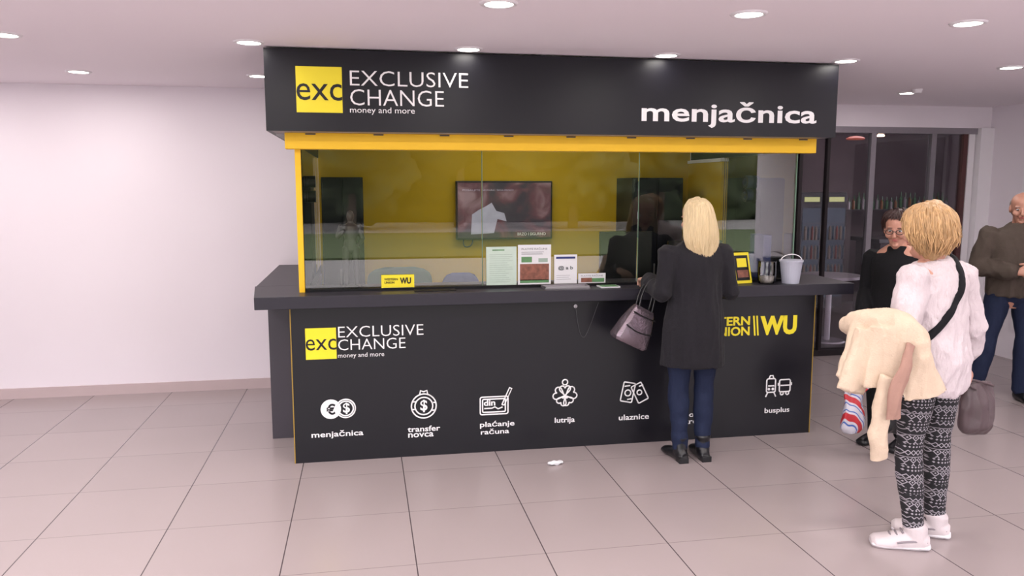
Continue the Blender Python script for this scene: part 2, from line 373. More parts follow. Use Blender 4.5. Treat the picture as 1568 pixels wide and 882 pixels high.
box('glass_right',(2.9,5.05,gz0),(2.908,6.15,gz1),M_glass,K)
box('glass_left',(-.368,5.05,gz0),(-.36,6.83,gz1),M_glass,K)
boxes('glass_rails',[((-.36,5.03,1.05),(2.9,5.06,1.066))],M_blackpl,K)
box('corner_post',(-.40,5.03,1.05),(-.366,5.07,1.93),M_yel,K)
box('yellow_valance',(-.45,4.97,1.92),(3.0,5.06,2.016),M_yel,K,bevel=.004)
bm=bmesh.new()
for i in range(9):
    x=-.3+i*.4; bbox(bm,(x-.03,4.965,2.004),(x+.03,4.972,2.012))
finish(bm,'valance_clips',M_pier,K,True)
box('sign_front_board',(-.537,4.83,2.016),(3.047,4.86,2.478),M_sign,K)
boxes('sign_side_boards',[((-.537,4.86,2.016),(-.51,6.85,2.478)),((3.02,4.86,2.016),(3.047,6.85,2.478))],M_sign,K)
boxes('soffits',[((-.51,4.86,2.016),(3.02,5.06,2.03)),((-.51,5.06,2.016),(-.36,6.85,2.03)),((2.9,5.06,2.016),(3.02,6.85,2.03))],M_grey,K)
boxes('soffit_slats',[((-.51,5.1+i*.12,2.006),(-.37,5.13+i*.12,2.016)) for i in range(14)],M_metal,K)
box('kiosk_roof',(-.51,4.86,2.36),(3.02,6.85,2.38),M_yelw,K)
boxes('inner_transoms',[((-.365,5.06,1.93),(-.355,6.84,2.36)),((2.9,5.06,1.93),(2.91,6.84,2.36))],M_dark,K)
box('inner_back_wall',(-.36,6.85,0),(2.9,6.885,2.36),M_yelw,K)
box('inner_side_wall',(2.88,6.15,0),(2.9,6.84,1.9),M_yelw,K)
box('inner_side_trim',(2.87,6.15,1.9),(2.905,6.84,1.925),M_white,K)
kl=root('panel_light',(1.3,6.0,2.35)); box('diffuser',(.5,5.75,2.345),(2.1,6.15,2.358),mat('panel_glow',(1,1,.95),.5,emit=1.5),kl)
la=D.lights.new('panel_lamp','AREA'); la.shape='RECTANGLE'; la.size=1.5; la.size_y=.4; la.energy=5.2; la.color=(1,.94,.86); lo=D.objects.new('panel_lamp',la); lo.location=(0,0,-.02); link(lo,kl)

# sign lettering
SY=4.83
box('sign_logo_tile',(-.364,SY-.004,2.122),(-.105,SY,2.381),M_lime,K)
text('sign_logo_text','exc',-.234,2.238,.256,.095,SY-.004,M_sign,K,.0)
text('sign_text_exclusive','EXCLUSIVE',.285,2.322,.69,.086,SY,M_wht,K,-.008)
text('sign_text_change','CHANGE',.212,2.213,.545,.092,SY,M_wht,K,-.008)
text('sign_text_tagline','money and more',.124,2.136,.375,.044,SY,M_wht,K,.0)
text('sign_text_menjacnica','menjačnica',2.31,2.148,1.19,.165,SY,M_wht,K,.018)
box('panel_logo_tile',(-.365,PY-.004,.651),(-.182,PY,.844),M_lime,K)
text('panel_logo_text','exc',-.273,.742,.182,.070,PY-.004,M_black,K,.0)
text('panel_text_exclusive','EXCLUSIVE',.09,.815,.52,.068,PY,M_wht,K,-.008)
text('panel_text_change','CHANGE',.033,.735,.41,.068,PY,M_wht,K,-.008)
text('panel_text_tagline','money and more',-.034,.665,.28,.036,PY,M_wht,K,.0)
text('panel_text_wu_upper','WESTERN',2.33,.803,.42,.062,PY,M_lime,K,.03)
text('panel_text_wu_lower','UNION',2.395,.733,.29,.062,PY,M_lime,K,.03)
text('panel_text_wu_mark','WU',2.75,.765,.27,.132,PY,M_lime,K,.05)
bm=bmesh.new()
for x in (2.56,2.583):
    v=[bm.verts.new((x+a,PY-.002,z)) for a,z in [(.012,.70),(.024,.70),(.012,.835),(0,.835)]]; bm.faces.new(v)
finish(bm,'panel_wu_bars',M_lime,K,True)
for s,x,z,w,h in [('menjačnica',-.19,.172,.315,.050),('transfer',.345,.178,.205,.036),('novca',.325,.138,.16,.028),('plaćanje',.815,.180,.225,.048),('računa',.80,.135,.185,.036),
                  ('lutrija',1.262,.180,.135,.046),('ulaznice',1.735,.180,.21,.038),('dopuna',2.19,.170,.20,.045),('kredita',2.19,.128,.20,.036),('busplus',2.765,.168,.185,.046)]:
    text('panel_label',s,x,z,w,h,PY,M_wht,K,.016)
def circ(x,z,r,n=28,a0=0,a1=2*math.pi): return [(x+r*math.cos(a0+(a1-a0)*i/n),z+r*math.sin(a0+(a1-a0)*i/n)) for i in range(n+1)]
def rrect(x0,z0,x1,z1,r=.012,ang=0):
    cx,cz=(x0+x1)/2,(z0+z1)/2; pts=[]
    for X,Z,a in [(x1-r,z1-r,0),(x0+r,z1-r,90),(x0+r,z0+r,180),(x1-r,z0+r,270)]:
        for j in range(5):
            t=math.radians(a+j*22.5); pts.append((X+r*math.cos(t),Z+r*math.sin(t)))
    pts.append(pts[0]); c,s=math.cos(ang),math.sin(ang)
    return [(cx+(x-cx)*c-(z-cz)*s,cz+(x-cx)*s+(z-cz)*c) for x,z in pts]
def heart(cx,cz,ang,s):
    pts=[]
    for i in range(25):
        t=2*math.pi*i/24; x=16*math.sin(t)**3; y=13*math.cos(t)-5*math.cos(2*t)-2*math.cos(3*t)-math.cos(4*t)+17
        x,y=x*s/32,y*s/32; pts.append((cx+x*math.cos(ang)-y*math.sin(ang),cz+x*math.sin(ang)+y*math.cos(ang)))
    return pts
def icon(name,x,z,strokes,fills=[],r=.0046):
    curve(name,[[(x+a,PY-.001,z+b) for a,b in s] for s in strokes],r,M_wht,K,True)
    if fills:
        bm=bmesh.new()
        for s in fills: bm.faces.new([bm.verts.new((x+a,PY-.0015,z+b)) for a,b in s[:-1]])
        finish(bm,name+'_fill',M_wht,K,True)
icon('icon_coins',-.181,.334,[circ(.045,0,.058),circ(.045,0,.046)],[circ(-.045,0,.062)])
text('icon_euro','€',-.226,.334,.055,.07,PY-.002,M_black,K,.03); text('icon_dollar','$',-.132,.334,.042,.072,PY,M_wht,K,.02)
icon('icon_transfer',.346,.325,[circ(0,0,.078),circ(0,0,.056),[(-.025,.075),(-.02,.1),(.0,.092),(.02,.1),(.025,.075)],[(-.075,-.02),(-.058,-.02)],[(.075,.02),(.058,.02)],[(-.07,.03),(-.05,.03)],[(.07,-.03),(.05,-.03)]])
text('icon_dollar_2','$',.346,.325,.045,.08,PY,M_wht,K,.02)
icon('icon_payment',.80,.318,[rrect(-.095,-.07,.085,.045),rrect(-.08,-.055,.068,.03,.008),[(-.07,-.03),(-.02,-.03),(.0,-.022),(.02,-.036),(.05,-.025)],[(.045,-.01),(.095,.10),(.11,.094),(.062,-.012),(.045,-.01)]])
text('icon_din','din',.765,.325,.075,.04,PY,M_wht,K,.03)
icon('icon_clover',1.262,.345,[heart(0,.0,0,.075),heart(0,.0,math.radians(68),.085),heart(0,0,math.radians(-68),.085),heart(0,0,math.radians(148),.07),heart(0,0,math.radians(-148),.07),circ(0,.092,.018,14),circ(-.012,-.01,.004,8),circ(.012,-.01,.004,8)])
icon('icon_tickets',1.735,.345,[rrect(-.085,-.06,-.005,.07,.008,-.2),rrect(.0,-.065,.075,.06,.008,.45),circ(-.045,.0,.02),circ(.035,-.0,.016),[(-.07,.045),(-.03,.05)],[(-.05,-.045),(-.02,-.04)],[(.03,.04),(.06,.05)]])
icon('icon_topup',2.22,.34,[rrect(-.05,-.08,.05,.08,.01),rrect(-.035,-.05,.035,.05,.006)])
icon('icon_transport',2.765,.345,[rrect(-.085,-.045,-.02,.05,.012),[(-.075,.0),(-.03,.0)],[(-.07,.05),(-.06,.072),(-.04,.072),(-.035,.05)],[(-.075,-.045),(-.09,-.075)],[(-.03,-.045),(-.015,-.075)],circ(-.067,-.022,.005,10),circ(-.038,-.022,.005,10),
      rrect(.01,-.045,.09,.04,.012),[(.015,.0),(.085,.0)],circ(.03,-.055,.011,12),circ(.07,-.055,.011,12),[(.002,.0),(.002,.02)],[(.098,.0),(.098,.02)]],r=.005)
pc=root('pen_chain',(1.33,4.9,.94)); bm=bmesh.new(); cyl(bm,(0,0,0),.012,.012,.006,16,0,Matrix.Translation((1.325,4.914,.935))@Matrix.Rotation(math.pi/2,4,'X')); finish(bm,'grommet',M_metal,pc,True)
curve('chain',[[(1.325,4.905,.93),(1.335,4.90,.84),(1.35,4.90,.76),(1.375,4.90,.722),(1.40,4.90,.75),(1.43,4.88,.85),(1.46,4.85,.965)]],.0010,mat('dull_steel',(.1,.1,.11),.5,metal=.5),pc,True,typ='NURBS')

# ------------------------------------------------------------------ kiosk contents
tv=root('television',(1.195,6.80,1.49))
box('bezel',(.775,6.79,1.245),(1.615,6.84,1.745),M_blackpl,tv,bevel=.006)
def screen_mat():
    m=D.materials.new('tv_picture'); m.use_nodes=True; nt=m.node_tree; N=nt.nodes; L=nt.links; b=N['Principled BSDF']; b.inputs['Roughness'].default_value=.3
    tc=N.new('ShaderNodeTexCoord'); nz=N.new('ShaderNodeTexNoise'); nz.inputs['Scale'].default_value=4.5; nz.inputs['Detail'].default_value=3; nz.inputs['Distortion'].default_value=.8; L.new(tc.outputs['Object'],nz.inputs['Vector'])
    r=N.new('ShaderNodeValToRGB'); e=r.color_ramp.elements; e[0].position=.40; e[0].color=(.045,.030,.050,1); e[1].position=.68; e[1].color=(.34,.20,.23,1); q=e.new(.53); q.color=(.14,.045,.065,1)
    L.new(nz.outputs['Fac'],r.inputs[0]); L.new(r.outputs[0],b.inputs['Emission Color']); b.inputs['Emission Strength'].default_value=.42; b.inputs['Base Color'].default_value=(.01,.01,.01,1); return m
box('screen',(.79,6.785,1.26),(1.60,6.79,1.73),screen_mat(),tv)
M_scr=mat('screen_white',(.24,.23,.28),.5,emit=.16,ecol=(.7,.65,.85),var=.4,scale=14)
bm=bmesh.new(); bm.faces.new([bm.verts.new((x,6.783,z)) for x,z in [(.90,1.29),(1.10,1.30),(1.13,1.42),(1.21,1.40),(1.19,1.47),(1.12,1.49),(1.08,1.56),(1.03,1.53),(.97,1.50),(.91,1.46)]]); finish(bm,'picture_subject',M_scr,tv,True)
text('caption','BRZO I SIGURNO',1.43,1.29,.25,.025,6.782,M_wht,tv,.02); text('headline','POSALJITE NOVAC SIGURNO',1.05,1.665,.44,.018,6.784,M_scr,tv)
curve('cable',[[(.84,6.82,1.25),(.83,6.8,1.19),(.87,6.8,1.17),(.92,6.8,1.20),(.92,6.83,1.25)]],.005,M_blackpl,tv,True,typ='NURBS')
for x0,x1 in [(-.32,0.0),(2.21,2.66)]:
    c=root('office_cabinet',((x0+x1)/2,6.62,0)); xm=(x0+x1)/2
    boxes('body',[((x0,6.42,0),(x1,6.84,1.77))],M_dark,c,bevel=.004)
    boxes('doors',[((x0+.005,6.405,.04),(xm-.003,6.42,1.76)),((xm+.003,6.405,.04),(x1-.005,6.42,1.76))],M_dark,c,bevel=.003)
    boxes('handles',[((xm-.03,6.39,.9),(xm-.02,6.405,1.05)),((xm+.02,6.39,.9),(xm+.03,6.405,1.05))],M_metal,c)
def office_chair(x,y,w,zt,m):
    c=root('office_chair',(x,y,0)); bm=bmesh.new()
    tube(bm,[(0,0,.40,.2,.2),(0,0,.44,.23,.22),(0,0,.49,.2,.2)],n=24)
    tube(bm,[(0,.2,.60,w*.40,.03),(0,.22,.8,w*.5,.035),(0,.23,zt-.06,w*.5,.035),(0,.235,zt,w*.38,.03)],n=24); 
    finish(bm,'upholstery',m,c,smooth=True); bm=bmesh.new(); cyl(bm,(0,0,.06),.025,.025,.34,12)
    bbox(bm,(-.03,.19,.42),(.03,.25,.75))
    for i in range(5): bbox(bm,(0,-.02,.05),(.27,.02,.08),0,Matrix.Rotation(i*2*math.pi/5,4,'Z')); sph(bm,(0,0,0),.03,Matrix.Rotation(i*2*math.pi/5,4,'Z')@Matrix.Translation((.26,0,.03)),u=10,v=8)
    finish(bm,'base',M_blackpl,c)
office_chair(.27,6.1,.50,1.05,M_green); office_chair(.76,6.15,.30,.99,M_blue)
mo=root('computer_monitor',(1.9,5.65,.75))
boxes('body',[((1.70,5.62,.97),(2.10,5.66,1.37)),((1.87,5.66,.78),(1.93,5.69,1.15)),((1.78,5.6,.751),(2.02,5.76,.765))],M_blackpl,mo,bevel=.006)
mo=root('computer_monitor',(2.4,5.65,.75))
boxes('body',[((2.2,5.55,.98),(2.62,5.59,1.30)),((2.38,5.59,.78),(2.44,5.62,1.1)),((2.3,5.5,.751),(2.52,5.66,.765))],M_blackpl,mo,bevel=.006)
st=root('male_torso_statue',(-.085,5.25,1.051)); bm=bmesh.new(); k=.30
def sp(*a): return [(p[0]*k,p[1]*k,p[2]*k,p[3]*k,(p[4] if len(p)>4 else p[3])*k) for p in a]
tube(bm,sp((0,0,.80,.15,.11),(0,0,.95,.15,.11),(0,0,1.05,.13,.1),(0,0,1.22,.19,.13),(0,0,1.32,.18,.11),(0,0,1.38,.07,.06),(0,0,1.45,.055)))
sph(bm,(0,0,1.53*k),(.08*k,.1*k,.12*k))
for s in(-1,1):
    tube(bm,sp((.09*s,0,.85,.095),(.1*s,-.02,.6,.085),(.11*s,0,.45,.06),(.11*s,.02,.3,.062),(.11*s,0,.06,.04))); tube(bm,sp((.11*s,.03,.03,.05,.03),(.11*s,-.12,.03,.05,.03)),side=(1,0,0))
tube(bm,sp((.18,0,1.31,.07),(.23,.02,1.1,.06),(.24,.0,1.02,.05),(.14,-.12,.9,.035))); tube(bm,sp((-.18,0,1.31,.07),(-.25,0,1.15,.06),(-.26,-.03,1.08,.05),(-.14,-.12,1.22,.04)))
cyl(bm,(0,0,0),.06,.055,.015,24)
remesh(bm,'figure',mat('dark_bronze',(.022,.018,.020),.35,metal=.2),st,vox=.003,smooth=2)
def poster(name,x0,x1,z0,z1,m,deco):
    e=root(name,((x0+x1)/2,5.035,(z0+z1)/2)); box('sheet',(x0,5.032,z0),(x1,5.036,z1),m,e)
    for i,(a,b,c,d,mm) in enumerate(deco):
        w,h=x1-x0,z1-z0; box('print_%d'%i,(x0+a*w,5.0305,z0+b*h),(x0+c*w,5.032,z0+d*h),mm,e)
    return e
M_ink=mat('ink_grey',(.12,.13,.14),.6); M_ink2=mat('ink_pale',(.28,.36,.31),.6); M_food=mat('print_food',(.20,.07,.045),.5,var=.9,scale=35); M_gr=mat('print_green',(.09,.22,.09),.5,var=.4,scale=30)
lines=lambda n,a,b,m=M_ink: [(.1,a+(b-a)*i/n,.1+random.uniform(.5,.8),a+(b-a)*i/n+.008,m) for i in range(n)]
poster('paper_notice',.765,.962,1.068,1.315,M_paperg,lines(14,.08,.85,M_ink2)+[(.2,.90,.6,.93,M_gr)])
p=poster('paper_notice',.972,1.19,1.068,1.325,M_paper,[(.06,.10,.94,.52,M_food),(.06,.04,.94,.12,M_gr),(.1,.56,.42,.70,M_gr),(.62,.56,.9,.66,M_ink2)]+lines(3,.76,.84)); text('print_title','PLATITE RAČUNE',1.08,1.30,.17,.016,5.031,M_ink,p)
p=poster('paper_notice',1.212,1.365,1.068,1.258,M_paper,[(.08,.86,.92,.93,M_blue)]+lines(3,.15,.35)); text('print_mark','@ a b',1.288,1.17,.10,.03,5.031,M_ink,p,.03)
p=poster('paper_notice',1.375,1.56,1.068,1.132,M_paper,[(.1,.1,.5,.55,M_food),(.5,.1,.95,.5,M_gr)]); text('print_title','PLATITE RAČUNE',1.467,1.118,.15,.013,5.031,M_ink,p)
p=poster('money_transfer_sign',.10,.305,1.052,1.148,M_lime,[(.05,.1,.95,.16,M_ink)]); text('print_text','WESTERN\nUNION',.16,1.11,.085,.035,5.031,M_black,p,.02); text('print_mark','WU',.25,1.11,.07,.04,5.031,M_black,p,.04)
ct=root('coin_tray',(1.25,4.95,1.05)); boxes('tray',[((1.12,4.90,1.05),(1.42,5.02,1.056)),((1.12,4.90,1.056),(1.42,4.906,1.066)),((1.12,5.014,1.056),(1.42,5.02,1.066)),((1.12,4.9,1.056),(1.126,5.02,1.066)),((1.414,4.9,1.056),(1.42,5.02,1.066))],M_metal,ct)
ct=root('magazine',(.35,4.97,1.05)); box('pages',(.3,4.93,1.05),(.56,5.01,1.056),M_blackpl,ct)
lf=root('leaflet_stack',(1.56,4.95,1.05)); boxes('sheets',[((1.49,4.90,1.05),(1.62,5.0,1.058),0),((1.5,4.905,1.058),(1.61,4.99,1.060),1)],[M_paper,M_gr],lf)
dp=root('display_placard',(2.5,4.94,1.05)); R=Matrix.Translation((2.50,4.95,1.052))@Matrix.Rotation(math.radians(14),4,'Z')@Matrix.Rotation(math.radians(-14),4,'X')
bm=bmesh.new(); bbox(bm,(-.07,-.004,0),(.07,.004,.21),0,R); bbox(bm,(-.055,-.006,.02),(.055,-.0035,.19),1,R); bbox(bm,(-.04,-.008,.11),(.04,-.0055,.17),0,R); bbox(bm,(-.045,-.008,.04),(.045,-.0055,.09),2,R); bbox(bm,(-.05,.02,0),(.05,.05,.03),0,R)
finish(bm,'stand',[M_lime,M_blackpl,M_food],dp,True)
jar=root('glass_jar',(2.655,4.93,1.05)); bm=bmesh.new(); tube(bm,[(0,0,.003,.04),(0,0,.01,.055),(0,0,.07,.062),(0,0,.14,.06),(0,0,.15,.063)],n=24,k=3,rnd=False); finish(bm,'vessel',glass('jar_glass',(.93,.95,.96),.03),jar,smooth=True)
bm=bmesh.new(); tube(bm,[(0,0,.004,.04),(0,0,.05,.05)],n=16,k=1,rnd=False); finish(bm,'contents',mat('sweets',(.4,.36,.33),.4,var=.6,scale=60),jar,smooth=True)
bk=root('white_bucket',(2.83,4.93,1.05)); bm=bmesh.new(); tube(bm,[(0,0,0,.056),(0,0,.15,.074)],n=28,k=1,rnd=False); tube(bm,[(0,0,.145,.079),(0,0,.158,.079)],n=28,k=1,rnd=False); finish(bm,'pail',mat('bucket_plastic',(.42,.43,.52),.35),bk)
curve('handle',[[(.078*math.cos(a),-.0,.15+.045*math.sin(a)) for a in [math.pi*i/12 for i in range(13)]]],.003,M_white,bk)
bo=root('blue_binder',(2.77,5.25,1.05)); box('binder',(2.74,5.15,1.051),(2.80,5.35,1.36),M_blue,bo,bevel=.004)
spk=root('wall_speaker',(2.87,5.68,1.68)); bm=bmesh.new()
for z in (1.73,1.63): cyl(bm,(0,0,0),.05,.05,.05,24,0,Matrix.Translation((2.90,5.68,z))@Matrix.Rotation(-math.pi/2,4,'Y')); cyl(bm,(0,0,.05),.03,.02,.01,20,1,Matrix.Translation((2.90,5.68,z))@Matrix.Rotation(-math.pi/2,4,'Y'))
finish(bm,'drivers',[mat('navy_plastic',(.006,.010,.05),.3),M_dframe],spk,True)
spk=root('wall_speaker',(-.32,5.68,1.7)); bm=bmesh.new()
for z in (1.73,1.63): cyl(bm,(0,0,0),.04,.04,.04,24,0,Matrix.Translation((-.36,5.68,z))@Matrix.Rotation(math.pi/2,4,'Y'))
finish(bm,'drivers',M_blackpl,spk,True)
ts=root('crumpled_tissue',(1.122,4.6,0)); bm=bmesh.new(); sph(bm,(0,0,.014),(.045,.02,.014)); sph(bm,(.03,.01,.012),(.02,.02,.012))
remesh(bm,'paper',M_paper,ts,vox=.003,smooth=0,disp=folds(.008,40,40))

# ------------------------------------------------------------------ people
def head_pieces(bm,M):
    rows=[(-.112,.020,.018,.062),(-.098,.036,.042,.042),(-.075,.050,.066,.018),(-.04,.061,.083,.004),(0,.069,.090,0),(.04,.073,.096,-.006),(.07,.067,.087,-.009),(.095,.046,.060,-.010),(.108,.016,.022,-.010)]
    tube(bm,[(0,yo,dz,rx,ry) for dz,rx,ry,yo in rows],n=28,k=3,M=M)
    tube(bm,[(0,.086,.012,.008,.007),(0,.100,-.012,.010,.009),(0,.108,-.028,.014,.011),(0,.096,-.036,.013,.008)],n=12,k=3,M=M)
    sph(bm,(0,.080,-.058),(.024,.014,.011),M); sph(bm,(0,.073,-.095),(.020,.014,.014),M)
    for s in(-1,1):
        sph(bm,(s*.038,.062,-.03),(.025,.024,.022),M); sph(bm,(s*.028,.078,.022),(.024,.012,.008),M)
        sph(bm,(s*.074,-.008,-.012),(.010,.020,.032),M,Matrix.Rotation(-.2*s,4,'Z'))
def face_details(parent,M,brow):
    bm=bmesh.new()
    for s in(-1,1):
        sph(bm,(s*.029,.0765,.002),(.0125,.011,.0075),M,mi=0); sph(bm,(s*.029,.0855,.002),(.0055,.004,.0055),M,mi=1)
        sph(bm,(s*.030,.087,.024),(.017,.004,.003),M,mi=2)
    sph(bm,(0,.0915,-.053),(.019,.006,.0035),M,mi=3); sph(bm,(0,.0905,-.061),(.016,.007,.0045),M,mi=3)
    finish(bm,'face_details',[M_eye,M_iris,brow,M_lip],parent,smooth=True)
def arm(bm,s,e,w,g=0,cuff=0,sh=0):
    s,e,w=V(s),V(e),V(w)
    pts=[(*s,.048+g+sh),(*lerp(s,e,.4),.046+g),(*lerp(s,e,.85),.038+g),(*e,.038+g),(*lerp(e,w,.3),.038+g),(*lerp(e,w,.75),.029+g+cuff),(*w,.025+g+cuff)]
    tube(bm,pts,side=(1,.3,0),n=18)
def leg(bm,h,k,a,g=0,gk=None,ga=None):
    h,k,a=V(h),V(k),V(a); gk=g if gk is None else gk; ga=g if ga is None else ga
    tube(bm,[(h.x,h.y,h.z+.04,.086+g),(*lerp(h,k,.35),.078+g),(*lerp(h,k,.8),.058+g),(*k,.053+gk),(*lerp(k,a,.3),.054+gk),(*lerp(k,a,.7),.041+(gk+ga)/2),(*a,.035+ga)],n=20)
def torso(bm,g=0,sw=.0,y=lambda z:0,z0=.80):
    R=[(.80,.14,.10),(.86,.160,.112),(.95,.148,.105),(1.03,.125,.09),(1.12,.132,.098),(1.22,.150,.108),(1.30,.150,.092),(1.345,.105,.068),(1.375,.058,.052)]
    tube(bm,[(0,y(z),z,rx+g+sw,ry+g) for z,rx,ry in R if z>=z0],n=28)
def foot(bm,a,d,g=0,mi=0):
    a=V(a); d=V(d).normalized(); s=V((-d.y,d.x,0)); 
    def P(f,z,ra,rb): q=a+d*f; return (q.x,q.y,z,ra+g,rb+g)
    tube(bm,[P(-.045,.04,.026,.03),P(-.01,.042,.032,.036),P(.06,.035,.036,.03),P(.12,.025,.042,.021),P(.17,.020,.034,.015)],side=s,n=20,mi=mi)
    tube(bm,[(a.x,a.y,a.z+.03,.036+g),(a.x-d.x*.01,a.y-d.y*.01,.045,.034+g)],side=s,n=16,mi=mi)
def hand(bm,w,d,nrm,thumb,curl=.5,sc=1.0,spread=.0):
    w=V(w); d=V(d).normalized(); nrm=V(nrm); nrm=(nrm-d*nrm.dot(d)).normalized(); l=d.cross(nrm)*thumb
    def P(q,ra,rb=None): return (q.x,q.y,q.z,ra*sc,(rb or ra)*sc)
    tube(bm,[P(w-d*.03*sc,.024,.019),P(w+d*.01*sc,.026,.017),P(w+d*.045*sc,.037,.015),P(w+d*.08*sc,.040,.013)],side=l,n=18)
    for i,(ln,off) in enumerate([(.070,-.029),(.079,-.010),(.073,.010),(.058,.028)]):
        b=w+d*(.078-abs(off)*.15)*sc-l*off*sc; ang=0; pts=[P(b-d*.02*sc,.0085)]; p=b; c=curl*(1+.1*i)
        pts.append(P(p,.0088))
        for j,fr in enumerate((.45,.30,.25)):
            ang+=c*(.8,1.0,.7)[j]; dd=(d*math.cos(ang)-nrm*math.sin(ang)-l*off*spread*10).normalized(); p=p+dd*ln*fr*sc; pts.append(P(p,(.0080,.0073,.0062)[j]))
        tube(bm,pts,side=l,n=10,k=3)
    b=w+d*.022*sc+l*.026*sc; t1=(l*.75+d*.65-nrm*.25).normalized(); t2=(l*.25+d*.9-nrm*(.3+curl*.4)).normalized()
    tube(bm,[P(b-t1*.012*sc,.012),P(b+t1*.03*sc,.0115),P(b+t1*.035*sc+t2*.025*sc,.0095),P(b+t1*.035*sc+t2*.048*sc,.0075)],side=nrm,n=12,k=3)
def strands(name,parent,M,rows,n,phi,mats,jit=.004,r=.0028,end=(.7,1.0),flare=0,seed=1,lift=1.02,start=.04,sway=.25):
    rnd=random.Random(seed); sp_=[]
    for i in range(n):
        ph=math.radians(rnd.uniform(*phi)); e=rnd.uniform(*end); sc=lift+rnd.uniform(-.03,.05); pts=[]; ns=9; w1=rnd.uniform(-sway,sway); st_=start*rnd.uniform(.8,2)
        for j in range(ns):
            t=st_+(e-st_)*j/(ns-1); x=t*(len(rows)-1); k0=min(int(x),len(rows)-2); f=x-k0
            dz,rx,ry,yo=[rows[k0][q]*(1-f)+rows[k0+1][q]*f for q in range(4)]
            a=ph+w1*t; s2=sc+flare*max(0,(j/(ns-1))-.5)**2*rnd.uniform(.4,1.6)
            p=V((rx*s2*math.cos(a)+rnd.uniform(-jit,jit)*t,yo+ry*s2*math.sin(a)+rnd.uniform(-jit,jit)*t,dz+rnd.uniform(-jit,jit)*.5))
            p=M@p; pts.append((p.x,p.y,p.z,1.0 if j<ns-3 else (.8,.5,.12)[j-ns+3]))
        sp_.append(pts)
    curve(name,sp_,r,mats,parent,typ='NURBS')
def hairvol(rows,M,name,parent,mat_,vox=.006,amp=.006,sc=1.0):
    bm=bmesh.new(); tube(bm,[(0,yo,dz,rx*sc,ry*sc) for dz,rx,ry,yo in rows],n=28,k=3,M=M)
    return remesh(bm,name,mat_,parent,vox=vox,smooth=2,disp=folds(amp,45,12))
def body(parent,J,skin,lean=0,sw=0,handspec=(),lg=-.004):
    y=lambda z: lean*max(0,(z-.9))/.6
    bm=bmesh.new(); torso(bm,-.004,sw,y); HM=J['head']
    hb=HM@V((0,-.012,-.06)); nb=V((0,y(1.33)-.012,1.31))
    tube(bm,[(*nb,.058,.052),(*lerp(nb,hb,.5),.050,.050),(*hb,.050,.052)],n=20); head_pieces(bm,HM)
    for s in 'LR': arm(bm,J['sh'+s],J['el'+s],J['wr'+s]); leg(bm,J['hip'+s],J['kn'+s],J['an'+s],lg); foot(bm,J['an'+s],J['ft'+s],-.004)
    remesh(bm,'body',skin,parent,vox=.0055,smooth=3)
    bm=bmesh.new()
    for hs in handspec: hand(bm,*hs)
    if handspec: remesh(bm,'hands',skin,parent,vox=.0032,smooth=1)
T=Matrix.Translation; Rx=lambda a:Matrix.Rotation(math.radians(a),4,'X'); Ry=lambda a:Matrix.Rotation(math.radians(a),4,'Y'); Rz=lambda a:Matrix.Rotation(math.radians(a),4,'Z')

# --- blonde woman at the counter (faces the kiosk)
W=root('woman_customer',(1.985,4.56,0),0)
J=dict(head=T((0,.02,1.505))@Rz(10)@Rx(-10),shL=(-.165,0,1.30),shR=(.165,0,1.30),elL=(-.225,-.03,1.06),elR=(.225,-.02,1.06),wrL=(-.235,.22,1.115),wrR=(.13,.25,1.10),
       hipL=(-.08,0,.84),hipR=(.08,0,.84),knL=(-.085,.015,.46),knR=(.082,.015,.46),anL=(-.075,-.01,.08),anR=(.075,-.01,.08),ftL=(-.12,1,0),ftR=(.12,1,0))
body(W,J,M_skin,.0,handspec=[((-.235,.225,1.115),(.1,1,-.1),(0,.1,1),1,.45,.95),((.12,.255,1.10),(-.3,1,-.1),(0,.1,1),-1,.45,.95)],lg=-.008)
face_details(W,J['head'],H_bl[2])
bm=bmesh.new(); tube(bm,[(0,0,.60,.208,.135),(0,0,.72,.198,.135),(0,0,.88,.186,.136),(0,0,1.02,.168,.122),(0,.0,1.15,.170,.122),(0,0,1.25,.178,.120),(0,0,1.32,.158,.098),(0,-.005,1.365,.095,.075),(0,-.005,1.395,.070,.066)],n=32,rnd=False)
arm(bm,J['shL'],J['elL'],(-.235,.18,1.105),.020,.012,.008); arm(bm,J['shR'],J['elR'],(.145,.21,1.095),.020,.012,.008)
remesh(bm,'coat',M_coat,W,vox=.008,smooth=4,disp=folds(.013,10,3,.002,40,.006,18,4))
bm=bmesh.new(); tube(bm,[(0,-.01,1.36,.085,.075),(0,-.012,1.40,.088,.08),(0,-.012,1.415,.075,.07)],n=24); remesh(bm,'coat_collar',M_coat,W,vox=.006,smooth=2)
bm=bmesh.new(); leg(bm,J['hipL'],J['knL'],J['anL'],.008,.010,.012); leg(bm,J['hipR'],J['knR'],J['anR'],.008,.010,.012); remesh(bm,'jeans',M_jean,W,vox=.007,smooth=3,disp=folds(.008,12,16))
bm=bmesh.new()
for s in 'LR':
    foot(bm,J['an'+s],J['ft'+s],.008); a=V(J['an'+s]); tube(bm,[(a.x,a.y-.005,.05,.042),(a.x,a.y,.11,.043),(a.x,a.y,.15,.050)],n=18)
    bbox(bm,(a.x-.030,a.y-.075,.0),(a.x+.030,a.y-.01,.035))
remesh(bm,'ankle_boots',M_boot,W,vox=.005,smooth=2)
rows=[(.122,.02,.02,-.012),(.112,.050,.060,-.012),(.085,.074,.092,-.014),(.045,.084,.102,-.02),(0,.088,.098,-.030),(-.05,.096,.086,-.046),(-.10,.106,.072,-.058),(-.15,.106,.056,-.068),(-.19,.084,.042,-.078),(-.23,.056,.028,-.086),(-.27,.032,.018,-.092),(-.33,.012,.012,-.098)]
HM=J['head']@Rx(8)
